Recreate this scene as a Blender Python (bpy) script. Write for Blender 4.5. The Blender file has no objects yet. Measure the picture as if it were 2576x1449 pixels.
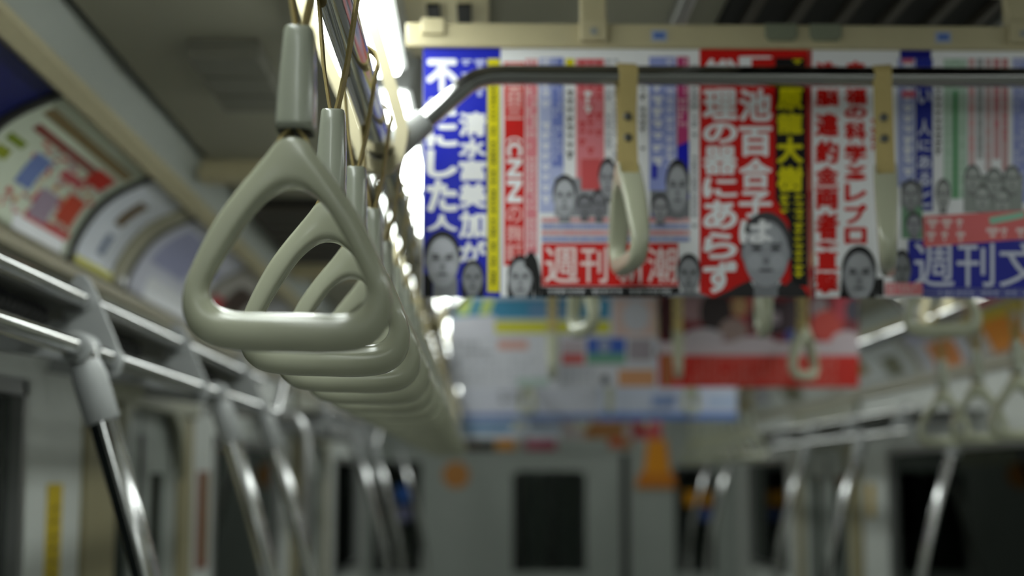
import bpy, bmesh, math, random
from mathutils import Vector, Matrix

S = bpy.context.scene
COL = S.collection
random.seed(7)

# ---------------------------------------------------------------- camera, world, exposure
F = 3800.0                                   # focal length in pixels of the 2576 px wide frame
CAM = Vector((-0.46, 0.0, 1.60))             # left of the car's centreline, standing eye height
PITCH, YAW = math.radians(7.25), math.radians(1.137)
cd = bpy.data.cameras.new('camera')
cam = bpy.data.objects.new('camera', cd); COL.objects.link(cam)
cam.location = CAM
cam.rotation_euler = (math.pi / 2 + PITCH, 0, -YAW)
cd.sensor_width = 36.0
cd.lens = 36.0 * F / 2576
cd.clip_start = 0.02
cd.dof.use_dof = True
cd.dof.focus_distance = 1.43
cd.dof.aperture_fstop = 3.1
cd.dof.aperture_blades = 0
S.camera = cam

w = bpy.data.worlds.new('tunnel_dark'); S.world = w; w.use_nodes = True
w.node_tree.nodes['Background'].inputs[0].default_value = (0.004, 0.005, 0.006, 1)
w.node_tree.nodes['Background'].inputs[1].default_value = 1.0
S.view_settings.view_transform = 'Standard'
S.view_settings.look = 'None'
S.view_settings.gamma = 1
S.view_settings.use_curve_mapping = False
S.view_settings.exposure = 0.2
S.cycles.use_denoising = True
S.cycles.max_bounces = 8
S.cycles.sample_clamp_indirect = 4.0

LAMP = 11.0                                   # radiance of the ceiling lamps
LAMP_COL = (0.93, 1.0, 0.95)

_f = Vector((math.sin(YAW) * math.cos(PITCH), math.cos(YAW) * math.cos(PITCH), math.sin(PITCH)))
_r = Vector((math.cos(YAW), -math.sin(YAW), 0))
_u = _r.cross(_f)

def at(px, py, Y):
    """world point on the cross-section Y metres ahead that the pixel looks at"""
    d = _f + _r * ((px - 1288) / F) + _u * ((724.5 - py) / F)
    return CAM + d * (Y / d.y)

def W(x, y, z):
    """metres right of / ahead of / above the eye -> world"""
    return Vector((CAM.x + x, y, CAM.z + z))

# ---------------------------------------------------------------- materials
def srgb(c):
    return tuple(((v / 255) / 12.92 if v / 255 <= 0.04045 else (((v / 255) + 0.055) / 1.055) ** 2.4) for v in c)

_m = {}
def mat(name, col, rough=0.5, metal=0.0, noise=0.06, scale=30.0, bump=0.0, coat=0.0, spec=0.5, emit=0.0):
    """principled material with a little procedural unevenness; col is linear"""
    if name in _m: return _m[name]
    m = bpy.data.materials.new(name); m.use_nodes = True
    nt = m.node_tree; b = nt.nodes['Principled BSDF']
    b.inputs['Roughness'].default_value = rough
    b.inputs['Metallic'].default_value = metal
    b.inputs['Specular IOR Level'].default_value = spec
    b.inputs['Coat Weight'].default_value = coat
    b.inputs['Coat Roughness'].default_value = 0.06
    tc = nt.nodes.new('ShaderNodeTexCoord')
    n = nt.nodes.new('ShaderNodeTexNoise'); n.inputs['Scale'].default_value = scale; n.inputs['Detail'].default_value = 3
    nt.links.new(tc.outputs['Object'], n.inputs['Vector'])
    mx = nt.nodes.new('ShaderNodeMix'); mx.data_type = 'RGBA'
    mx.inputs[6].default_value = (*[max(0, c * (1 - noise)) for c in col], 1)
    mx.inputs[7].default_value = (*[min(1, c * (1 + noise)) for c in col], 1)
    nt.links.new(n.outputs['Fac'], mx.inputs[0]); nt.links.new(mx.outputs[2], b.inputs['Base Color'])
    if bump:
        bp = nt.nodes.new('ShaderNodeBump'); bp.inputs['Strength'].default_value = bump; bp.inputs['Distance'].default_value = 0.002
        nt.links.new(n.outputs['Fac'], bp.inputs['Height']); nt.links.new(bp.outputs['Normal'], b.inputs['Normal'])
    if emit:
        b.inputs['Emission Color'].default_value = (*LAMP_COL, 1); b.inputs['Emission Strength'].default_value = emit
    _m[name] = m
    return m

def ink(rgb, rough=0.45):
    """printing ink of a given paper colour (sRGB 0..255)"""
    return mat('ink_%d_%d_%d' % rgb, srgb(rgb), rough, noise=0.02, spec=0.3)

M_PLASTIC = mat('strap_plastic', (0.43, 0.44, 0.325), 0.2, noise=0.03, coat=0.3)
M_SLEEVE = mat('sleeve_plastic', (0.38, 0.40, 0.32), 0.2, noise=0.03, coat=0.3)
M_WEB = mat('webbing', (0.46, 0.36, 0.14), 0.7, noise=0.15, scale=400, bump=0.3)
M_CHROME = mat('polished_steel', (0.58, 0.58, 0.58), 0.10, 1.0, noise=0.03)
M_BAR = mat('darkened_polished_steel', (0.36, 0.36, 0.355), 0.10, 1.0, noise=0.03)  # chrome darkened in colour so cross bars seem to reflect a darker car
M_SATIN = mat('satin_steel', (0.50, 0.50, 0.50), 0.32, 1.0, noise=0.05)
M_CAST = mat('painted_casting', (0.32, 0.33, 0.33), 0.45, noise=0.06)
M_BEIGE = mat('beige_paint', (0.54, 0.48, 0.30), 0.45, noise=0.06)
M_CREAM = mat('cream_panel', (0.42, 0.40, 0.29), 0.5, noise=0.06, scale=6)
M_CEIL = mat('ceiling_panel', (0.30, 0.29, 0.22), 0.55, noise=0.1, scale=4)
M_CEIL2 = mat('ceiling_side_panel', (0.42, 0.45, 0.42), 0.5, noise=0.06, scale=4)
M_WALL = mat('wall_panel', (0.54, 0.56, 0.53), 0.45, noise=0.05, scale=5)
M_DOOR = mat('door_steel', (0.30, 0.325, 0.30), 0.4, noise=0.06, scale=5)
M_JAMB = mat('door_jamb', (0.25, 0.22, 0.12), 0.5, noise=0.08, scale=5)
M_HEAD = mat('door_header_olive', (0.25, 0.25, 0.18), 0.5, noise=0.06, scale=5)
M_FLOOR = mat('floor_vinyl', (0.30, 0.30, 0.28), 0.6, noise=0.25, scale=60)
M_DARK = mat('dark_slot', (0.012, 0.012, 0.011), 0.8)
M_BROWN = mat('louver_brown', (0.05, 0.042, 0.03), 0.6, noise=0.1)
M_RUBBER_HOLLOW = mat('black_rubber_and_hollow', (0.012, 0.012, 0.012), 0.6)
M_WOOD = mat('wood_trim', (0.27, 0.235, 0.14), 0.5, noise=0.15, scale=20)
M_MESH = mat('rack_wire', (0.16, 0.16, 0.15), 0.45, 0.8, noise=0.1)
M_COIL = mat('black_wire', (0.02, 0.02, 0.02), 0.4)
M_LAMP = mat('lamp_diffuser', (0.9, 0.9, 0.9), 0.5, emit=LAMP)
M_LAMP_R = mat('lamp_diffuser_dim', (0.9, 0.9, 0.9), 0.5, emit=LAMP * 0.8)
M_LAMP_BOOST = mat('lamp_diffuser_boosted', (0.9, 0.9, 0.9), 0.5, emit=LAMP * 1.35)   # same tubes, emission raised to brighten straps and posters
M_LAMP_WEAK = mat('lamp_diffuser_weakened', (0.9, 0.9, 0.9), 0.5, emit=LAMP * 0.5)   # same tubes, emission cut to balance light on the near straps
M_HOUSE = mat('lamp_housing', (0.42, 0.43, 0.42), 0.4, noise=0.03)
M_RIVET = mat('dark_rivet', (0.13, 0.13, 0.12), 0.35, 0.9)
M_SEAT = mat('seat_moquette', (0.06, 0.012, 0.015), 0.9, noise=0.3, scale=200)

def glass(name='window_glass', tint=(0.55, 0.6, 0.58)):
    m = bpy.data.materials.new(name); m.use_nodes = True
    nt = m.node_tree; nt.nodes.remove(nt.nodes['Principled BSDF'])
    tr = nt.nodes.new('ShaderNodeBsdfTransparent'); tr.inputs[0].default_value = (*tint, 1)
    gl = nt.nodes.new('ShaderNodeBsdfGlossy'); gl.inputs['Roughness'].default_value = 0.01; gl.inputs[0].default_value = (.55, .58, .56, 1)
    fr = nt.nodes.new('ShaderNodeFresnel'); fr.inputs[0].default_value = 1.5
    mx = nt.nodes.new('ShaderNodeMixShader')
    nt.links.new(fr.outputs[0], mx.inputs[0]); nt.links.new(tr.outputs[0], mx.inputs[1]); nt.links.new(gl.outputs[0], mx.inputs[2])
    nt.links.new(mx.outputs[0], nt.nodes['Material Output'].inputs[0])
    return m
M_GLASS = glass()

# ---------------------------------------------------------------- mesh helpers
def tag(o, label=None, cat=None, group=None, kind=None):
    if label: o['label'] = label
    if cat: o['category'] = cat
    if group: o['group'] = group
    if kind: o['kind'] = kind
    return o

def empty(name, loc=(0, 0, 0), label=None, cat=None, group=None):
    o = bpy.data.objects.new(name, None); COL.objects.link(o)
    o.location = loc; o.empty_display_size = 0.05
    return tag(o, label, cat, group)

def copy_tree(o, parent=None):
    c = o.copy(); COL.objects.link(c); c.parent = parent
    for ch in list(o.children):
        copy_tree(ch, c)
    return c

class MB:
    """collects shapes into one mesh; slots are materials"""
    def __init__(s, default=None):
        s.bm = bmesh.new(); s.mats = []; s.cur = 0
        if default: s.use(default)
    def use(s, m):
        if m not in s.mats: s.mats.append(m)
        s.cur = s.mats.index(m); return s
    def face(s, vs, smooth=False):
        try:
            f = s.bm.faces.new(vs); f.material_index = s.cur; f.smooth = smooth; return f
        except ValueError:
            return None
    def poly(s, pts):
        return s.face([s.bm.verts.new(p) for p in pts])
    def box(s, a, b, bevel=0.0):
        x0, y0, z0 = [min(a[i], b[i]) for i in range(3)]; x1, y1, z1 = [max(a[i], b[i]) for i in range(3)]
        r = bmesh.ops.create_cube(s.bm, size=1.0)
        vs = r['verts']
        for v in vs:
            v.co = Vector(((x0 + x1) / 2 + v.co.x * (x1 - x0), (y0 + y1) / 2 + v.co.y * (y1 - y0), (z0 + z1) / 2 + v.co.z * (z1 - z0)))
        fs = set(f for v in vs for f in v.link_faces)
        for f in fs: f.material_index = s.cur
        if bevel > 0:
            es = list(set(e for f in fs for e in f.edges))
            r = bmesh.ops.bevel(s.bm, geom=es, offset=bevel, segments=2, profile=0.6, affect='EDGES')
            for f in r['faces']: f.material_index = s.cur; f.smooth = True
        return s
    def tube(s, path, radius, n=20, caps=True, closed=False):
        path = [Vector(p) for p in path]; N = len(path)
        rad = radius if isinstance(radius, (list, tuple)) else [radius] * N
        rings = []; prev = None
        for i, p in enumerate(path):
            if closed: t = (path[(i + 1) % N] - path[i - 1])
            else: t = path[min(i + 1, N - 1)] - path[max(i - 1, 0)]
            t.normalize()
            if prev is None:
                a = Vector((0, 0, 1)) if abs(t.z) < 0.9 else Vector((1, 0, 0))
                u = t.cross(a).normalized()
            else:
                u = (prev - t * prev.dot(t)).normalized()
            prev = u; v = t.cross(u)
            rings.append([s.bm.verts.new(p + (u * math.cos(k * 2 * math.pi / n) + v * math.sin(k * 2 * math.pi / n)) * rad[i]) for k in range(n)])
        for i in range(N if closed else N - 1):
            A, B = rings[i], rings[(i + 1) % N]
            for k in range(n):
                s.face([A[k], A[(k + 1) % n], B[(k + 1) % n], B[k]], True)
        if caps and not closed:
            s.poly([v.co.copy() for v in rings[0][::-1]]); s.poly([v.co.copy() for v in rings[-1]])
        return s
    def prism(s, outline, d, bevel=0.0):
        """extrude a planar outline (3D points) along vector d"""
        d = Vector(d)
        A = [s.bm.verts.new(Vector(p)) for p in outline]; B = [s.bm.verts.new(Vector(p) + d) for p in outline]
        n = len(A); fs = [s.face(A), s.face(B[::-1])]
        for i in range(n): fs.append(s.face([A[i], B[i], B[(i + 1) % n], A[(i + 1) % n]]))
        if bevel:
            es = list(set(e for f in fs[:2] if f for e in f.edges))
            r = bmesh.ops.bevel(s.bm, geom=es, offset=bevel, segments=2, affect='EDGES')
            for f in r['faces']: f.material_index = s.cur; f.smooth = True
        return s
    def ribbon(s, path, halfw, thick, side=(0, 1, 0)):
        """flat band of half width halfw along 'side' following a path"""
        path = [Vector(p) for p in path]; side = Vector(side); N = len(path); R = []
        for i, p in enumerate(path):
            t = (path[min(i + 1, N - 1)] - path[max(i - 1, 0)]).normalized()
            n = t.cross(side).normalized(); th = thick[i] if isinstance(thick, (list, tuple)) else thick
            R.append([s.bm.verts.new(p + side * a * halfw + n * b * th / 2) for a, b in ((-1, -1), (1, -1), (1, 1), (-1, 1))])
        for i in range(N - 1):
            for k in range(4):
                s.face([R[i][k], R[i][(k + 1) % 4], R[i + 1][(k + 1) % 4], R[i + 1][k]])
        s.face(R[0][::-1]); s.face(R[-1])
        return s
    def build(s, name, parent=None, loc=(0, 0, 0), fix=True):
        if fix: bmesh.ops.recalc_face_normals(s.bm, faces=s.bm.faces[:])
        me = bpy.data.meshes.new(name); s.bm.to_mesh(me); s.bm.free()
        for m in s.mats: me.materials.append(m)
        o = bpy.data.objects.new(name, me); COL.objects.link(o); o.location = loc
        if parent: o.parent = parent
        return o

def smooth_path(pts, n=8):
    """Catmull-Rom through the points"""
    P = [Vector(p) for p in pts]; out = []
    for i in range(len(P) - 1):
        p0 = P[i - 1] if i else P[0] * 2 - P[1]; p1, p2 = P[i], P[i + 1]
        p3 = P[i + 2] if i + 2 < len(P) else P[-1] * 2 - P[-2]
        for k in range(n):
            t = k / n
            out.append(0.5 * ((2 * p1) + (p2 - p0) * t + (2 * p0 - 5 * p1 + 4 * p2 - p3) * t * t + (3 * p1 - p0 - 3 * p2 + p3) * t ** 3))
    out.append(P[-1]); return out

def local(pts, o):
    o = Vector(o); return [Vector(p) - o for p in pts]

def struct(o): o['kind'] = 'structure'; return o

# ---------------------------------------------------------------- the car body
XL, XR = -0.96, 2.12                          # inner faces of the side walls, from the eye
CC = 0.58                                     # car centreline, from the eye
Y0, Y1 = -7.0, 12.6
ZC = 0.78                                     # ceiling
def mx(x): return 2 * CC - x

b = MB(M_FLOOR); b.box(W(XL - .1, Y0, -1.6), W(XR + .1, 14.2, -1.7)); struct(b.build('floor'))

def side_wall(name, x, out, opens):
    """wall slab with openings (y0, y1, z0, z1), all from the eye"""
    b = MB(M_WALL); y = Y0
    for (a, c, z0, z1, m) in sorted(opens):
        b.use(M_WALL).box(W(x, y, -1.6), W(x + out, a, .50))
        b.box(W(x, a, -1.6), W(x + out, c, z0)); b.box(W(x, a, z1), W(x + out, c, .50))
        y = c
    b.box(W(x, y, -1.6), W(x + out, Y1, .50))
    return struct(b.build(name))

left_open = [(-2.6, -.6, -.65, .2, 0), (-.4, 1.3, -.65, .2, 0), (1.45, 3.20, -.65, .21, 0), (3.97, 4.80, -1.59, .20, 1),
             (5.45, 7.25, -.65, .16, 0), (7.95, 9.25, -1.59, .20, 1), (9.9, 12.0, -.65, .16, 0)]
right_open = [(-2.6, -.6, -.65, .2, 0), (-.4, 1.3, -.65, .2, 0), (1.6, 4.2, -1.59, .20, 1), (5.0, 7.9, -.65, .17, 0), (8.75, 10.0, -1.59, .20, 1), (10.5, 12.1, -.65, .16, 0)]
side_wall('wall_left', XL, -.06, left_open)
side_wall('wall_right', XR, .06, right_open)

# coves above the racks, side ceiling panels and the flat ceiling
COVE = smooth_path([(-.958, 0, .495), (-.947, 0, .55), (-.903, 0, .622), (-.85, 0, .667), (-.765, 0, .706)], 6)
def cove(t, y, off, right=False):
    i = t * (len(COVE) - 1); k = min(int(i), len(COVE) - 2); f = i - k
    p = COVE[k].lerp(COVE[k + 1], f); tg = (COVE[k + 1] - COVE[k]).normalized()
    n = Vector((tg.z, 0, -tg.x))              # into the car
    q = p + n * off
    return W(mx(q.x) if right else q.x, y, q.z)

def cove_sheet(b, t0, t1, y0, y1, off, right, thick=None, n=10):
    A = [[b.bm.verts.new(cove(t0 + (t1 - t0) * i / n, y, off, right)) for i in range(n + 1)] for y in (y0, y1)]
    for i in range(n): b.face([A[0][i], A[0][i + 1], A[1][i + 1], A[1][i]], True)
    if thick:
        B = [[b.bm.verts.new(cove(t0 + (t1 - t0) * i / n, y, off - thick, right)) for i in range(n + 1)] for y in (y0, y1)]
        for i in range(n):
            b.face([B[0][i + 1], B[0][i], B[1][i], B[1][i + 1]], True)
            b.face([A[0][i], B[0][i], B[0][i + 1], A[0][i + 1]]); b.face([A[1][i + 1], B[1][i + 1], B[1][i], A[1][i]])
        b.face([A[0][0], A[1][0], B[1][0], B[0][0]]); b.face([A[0][n], B[0][n], B[1][n], A[1][n]])

for side, right in (('left', False), ('right', True)):
    b = MB(M_CREAM); cove_sheet(b, 0, 1, Y0, Y1, -.003, right, .03)
    struct(b.build('wall_upper_' + side))
    g = lambda x: mx(x) if right else x
    b = MB(M_BEIGE); b.prism([W(g(-.778), Y0, .702), W(g(-.752), Y0, .688), W(g(-.728), Y0, .706), W(g(-.735), Y0, .74), W(g(-.778), Y0, .74)], (0, Y1 - Y0, 0), .004)
    struct(b.build('trim_1' if not right else 'trim_2'))
    b = MB(M_WOOD); b.box(W(g(-.955), Y0, .455), W(g(-.925), Y1, .485), .004)
    struct(b.build('trim_3' if not right else 'trim_4'))
    b = MB(M_CEIL2); b.prism([W(g(-.735), Y0, .722), W(g(-.692), Y0, .772), W(g(-.692), Y0, .80), W(g(-.735), Y0, .80)], (0, Y1 - Y0, 0))
    struct(b.build('ceiling_edge_panel_' + side))
b = MB(M_CEIL); b.box(W(-.672, Y0, ZC), W(mx(-.672), 14.2, ZC + .05)); struct(b.build('ceiling'))
b = MB(M_DARK); b.box(W(-.70, Y0, .80), W(-.60, Y1, .84)); b.box(W(mx(-.70), Y0, .80), W(mx(-.60), Y1, .84)); struct(b.build('ceiling_shadow_gap'))

# cross ribs and air outlets of the ceiling
for i, (y, d) in enumerate(((3.66, .09), (5.45, .14), (7.6, .14))):
    b = MB(M_BEIGE); b.box(W(-.70, y, .735), W(mx(-.70), y + d, .79), .006)
    struct(b.build('trim_%d' % (5 + i)))
M_VENT = mat('vent_recess', (0.17, 0.165, 0.13), 0.6, noise=0.1, scale=6)
def outlet(x0, x1, y0, y1, n, label, m0, m1, along=False):
    o = empty('air_outlet', W((x0 + x1) / 2, (y0 + y1) / 2, ZC), label, 'air outlet')
    c = o.location
    b = MB(m0); b.box(W(x0, y0, .768) - c, W(x1, y1, .779) - c); b.build('recess', o)
    for k in range(n):
        b = MB(m1)
        if along:
            x = x0 + (x1 - x0) * (k + .5) / n; b.box(W(x - .007, y0, .748) - c, W(x + .007, y1, .768) - c)
        else:
            y = y0 + (y1 - y0) * (k + .5) / n; hw = (y1 - y0) / n * (.44 if n < 5 else .32); b.box(W(x0, y - hw, .745) - c, W(x1, y + hw, .768) - c)
        b.build('slat', o)
    return o
outlet(-.525, -.40, 2.62, 3.03, 3, 'square air outlet in the ceiling left of the first lamp', M_VENT, M_VENT)
outlet(-.66, -.30, 4.15, 5.25, 7, 'dark slatted air outlet across the ceiling behind the strap row', M_DARK, M_BROWN)
outlet(-.04, 1.2, -2.6, 1.58, 14, 'added unseen black grille above the camera, darkening the cross bar reflection', M_DARK, M_BROWN, True)  # unseen extra grille, added to give the cross bars something black to reflect
gr = outlet(.40, .86, 1.6, 3.63, 6, 'black slotted air grille along the ceiling above the magazine posters', M_DARK, M_BROWN, True)
b = MB(M_SATIN); b.box(W(.312, 1.6, .745) - gr.location, W(.334, 3.63, .777) - gr.location, .003); tag(b.build('edge_strip', gr), 'bright metal edge strip')
b = MB(M_HOUSE); b.box(W(.86, 1.6, .745) - gr.location, W(.93, 3.63, .777) - gr.location, .003); b.build('frame', gr)
o = empty('ceiling_vent', W(-.05, 2.5, ZC), 'small beige ceiling vent with two black slots left of the poster holder', 'vent')
c = o.location
b = MB(M_BEIGE); b.box(W(-.13, 2.24, .742) - c, W(.01, 2.60, .779) - c, .004); b.build('cover', o)
for x0, x1 in ((-.089, -.068), (-.041, -.018)):
    b = MB(M_DARK); b.box(W(x0, 2.295, .736) - c, W(x1, 2.385, .742) - c); b.build('slot', o)

# end wall with gangway door, wall behind the photographer
YE = Y1
b = MB(M_DOOR)
for x0, x1, z0, z1 in ((XL, -.90, -1.6, .23), (-.50, -.45, -1.6, .23), (1.56, 1.60, -1.6, .23), (1.93, XR, -1.6, .23), (XL, XR, .23, .84),
                       (-.90, -.50, -1.6, -.75), (1.60, 1.93, -1.6, -.75), (-.90, -.50, .15, .23), (1.60, 1.93, .11, .23)):
    b.box(W(x0, YE, z0), W(x1, YE + .05, z1))
struct(b.build('wall_end'))
b = MB(M_WALL); b.box(W(XL, Y0 - .05, -1.6), W(XR, Y0, .84)); struct(b.build('wall_behind'))

def end_panel(b, x0, x1, z0, z1, wx0, wx1, wz0, wz1, y, t=.035, r=.07):
    """door leaf with a window hole (round upper corners)"""
    b.box(W(x0, y, z0), W(wx0, y + t, z1)); b.box(W(wx1, y, z0), W(x1, y + t, z1))
    b.box(W(wx0, y, z0), W(wx1, y + t, wz0)); b.box(W(wx0, y, wz1), W(wx1, y + t, z1))
    for sx, cx in ((1, wx0), (-1, wx1)):
        pts = [W(cx, y, wz1)] + [W(cx + sx * r * (1 - math.cos(a)), y, wz1 - r * (1 - math.sin(a))) for a in [i * math.pi / 12 for i in range(7)]]
        b.prism(pts, (0, t, 0))
d1 = struct(empty('door_1', W(.57, YE, -1.6)))
b = MB(M_DOOR); end_panel(b, -.45, 1.155, -1.59, .22, .255, .86, -.75, .075, YE + .01)
l = b.build('leaf', d1, -d1.location)
b = MB(M_RUBBER_HOLLOW)
for x0, x1 in ((.255, .275), (.84, .86)): b.box(W(x0, YE + .004, -.75), W(x1, YE + .03, .05))
b.build('window_gasket', l)
b = MB(M_GLASS); b.box(W(.26, YE + .022, -.75), W(.855, YE + .027, .075)); b.build('pane', l)
b = MB(M_RUBBER_HOLLOW); b.box(W(1.155, YE - .002, -1.59), W(1.22, YE + .04, .22)); b.build('gasket', d1, -d1.location)
b = MB(M_DOOR); b.box(W(1.22, YE + .005, -1.59), W(1.56, YE + .04, .23)); b.build('side_leaf', d1, -d1.location)
b = MB(M_DOOR); b.box(W(.02, YE + .006, -1.59), W(.06, YE + .012, .16)); b.build('door_rib', d1, -d1.location)
for i, (x0, x1, z1) in enumerate(((-.90, -.50, .15), (1.60, 1.93, .11))):
    wn = struct(empty('window_%d' % (20 + i), W((x0 + x1) / 2, YE, -.3)))
    b = MB(M_RUBBER_HOLLOW)
    for a, c in (((x0, -.75), (x0 + .03, z1)), ((x1 - .03, -.75), (x1, z1)), ((x0, z1 - .03), (x1, z1)), ((x0, -.75), (x1, -.72))):
        b.box(W(a[0], YE - .006, a[1]), W(c[0], YE + .05, c[1]))
    b.build('window_frame', wn, -wn.location)
    b = MB(M_GLASS); b.box(W(x0, YE + .02, -.75), W(x1, YE + .026, z1)); b.build('pane', wn, -wn.location)

# what shows dimly through the gangway door: the next car's entrance
b = MB(M_WALL); b.box(W(XL, 14.15, -1.6), W(XR, 14.2, .84)); b.box(W(XL - .05, YE + .05, -1.6), W(XL, 14.2, .84)); b.box(W(XR, YE + .05, -1.6), W(XR + .05, 14.2, .84)); struct(b.build('wall_next_car'))
b = MB(M_DARK); b.box(W(.24, 14.10, -1.6), W(.42, 14.149, .1)); b.box(W(.62, 14.10, -1.6), W(.70, 14.149, .1)); struct(b.build('trim_20'))
# ---------------------------------------------------------------- windows and doors of the side walls
def wall_window(n, x, out, y0, y1, z0, z1):
    wn = struct(empty('window_%d' % n, W(x, (y0 + y1) / 2, (z0 + z1) / 2)))
    s = -1 if out > 0 else 1
    b = MB(M_SATIN); f = .035
    for a, c in (((y0, z0), (y0 + f, z1)), ((y1 - f, z0), (y1, z1)), ((y0, z1 - f), (y1, z1)), ((y0, z0), (y1, z0 + f))):
        b.box(W(x + s * .008, a[0], a[1]), W(x + out * .6, c[0], c[1]))
    b.build('window_frame', wn, -wn.location)
    b = MB(M_GLASS); b.box(W(x + out * .3, y0 + .01, z0 + .01), W(x + out * .4, y1 - .01, z1 - .01)); b.build('pane', wn, -wn.location)

def wall_door(n, x, out, y0, y1, z1):
    dn = struct(empty('door_%d' % n, W(x, (y0 + y1) / 2, -1.6)))
    ym = (y0 + y1) / 2; L = (ym - y0)
    for a, c in ((y0, ym - .008), (ym + .008, y1)):
        b = MB(M_DOOR); wa, wc = a + L * .30, c - L * .24; x0, x1 = x + out * .3, x + out * .75
        b.box(W(x0, a, -1.59), W(x1, wa, z1)); b.box(W(x0, wc, -1.59), W(x1, c, z1))
        b.box(W(x0, wa, -1.59), W(x1, wc, -.72)); b.box(W(x0, wa, .02), W(x1, wc, z1))
        lf = b.build('leaf', dn, -dn.location)
        b = MB(M_GLASS); b.box(W(x0 + out * .2, wa, -.72), W(x0 + out * .3, wc, .02)); b.build('pane', lf)
    b = MB(M_RUBBER_HOLLOW); b.box(W(x + out * .25, ym - .028, -1.59), W(x + out * .8, ym + .028, z1 - .07)); b.build('gasket', dn, -dn.location)
    b = MB(M_JAMB); s = -1 if out > 0 else 1
    for a, c in ((y0 - .30, y0), (y1, y1 + .22)):
        b.box(W(x + s * .012, a, -1.59), W(x, c, z1 + .03))
    b.build('jamb', dn, -dn.location)
    b = MB(M_HEAD); b.box(W(x + s * .03, y0 - .3, z1), W(x, y1 + .22, z1 + .25), .004); 
    for yc, sg in ((y0, 1), (y1, -1)):
        pts = [W(x + s * .002, yc, z1)] + [W(x + s * .002, yc + sg * .2 * (1 - math.cos(q)), z1 - .2 * (1 - math.sin(q))) for q in [i * math.pi / 16 for i in range(9)]]
        b.prism(pts, (s * .024, 0, 0))
    b.build('header', dn, -dn.location)

k = 1; kd = 2
for x, out, lst in ((XL, -.06, left_open), (XR, .06, right_open)):
    for (y0, y1, z0, z1, door) in lst:
        if door: wall_door(kd, x, out, y0, y1, z1); kd += 1
        else: wall_window(k, x, out, y0, y1, z0, z1); k += 1

# ---------------------------------------------------------------- ceiling lamps
NAMES = ['first', 'second', 'third', 'fourth', 'fifth', 'sixth', 'seventh', 'eighth', 'ninth']
def lamp(x, y0, y1, m, label):
    o = empty('ceiling_light', W(x, (y0 + y1) / 2, ZC), label, 'ceiling light', 'tube lights along the ceiling'); c = o.location
    b = MB(M_HOUSE)
    b.prism([W(x - .085, y0 - .03, ZC) - c, W(x - .066, y0 - .03, .71) - c, W(x + .066, y0 - .03, .71) - c, W(x + .085, y0 - .03, ZC) - c], (0, y1 - y0 + .06, 0), .004)
    b.build('housing', o)
    b = MB(m); b.prism([W(x - .058, y0, .712) - c, W(x - .052, y0, .697) - c, W(x - .03, y0, .692) - c, W(x + .03, y0, .692) - c, W(x + .052, y0, .697) - c, W(x + .058, y0, .712) - c], (0, y1 - y0, 0))
    b.build('diffuser', o)
ORD = ['nearest', 'second', 'third', 'fourth', 'fifth', 'sixth', 'seventh', 'eighth', 'ninth', 'tenth', 'eleventh', 'twelfth', 'thirteenth', 'fourteenth',
       'fifteenth', 'sixteenth', 'seventeenth', 'eighteenth', 'nineteenth', 'twentieth', 'farthest']
ys = [1.68 + 1.045 * i for i in range(-8, 10)]
for i, y in enumerate(ys):
    n = i - 8
    lb = ('%s white tube light above the left strap row from the camera' % ['nearest', 'second', 'third', 'fourth', 'fifth', 'sixth', 'seventh', 'eighth', 'ninth', 'last'][n]) if n >= 0 else 'white tube light on the ceiling behind the camera'
    lamp(-.198, y, y + .87, (M_LAMP_R if n >= 2 else M_LAMP) if n >= 1 else (M_LAMP_WEAK if n in (-2, -3) else M_LAMP_BOOST), lb)
    if n != 0 or True:
        lamp(mx(-.198), y, y + .87, M_LAMP_R if n >= -1 or n < -3 else M_LAMP_WEAK, ('%s white tube light above the right strap row' % ORD[n]) if n >= 0 else 'white tube light behind the camera on the right')

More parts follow.
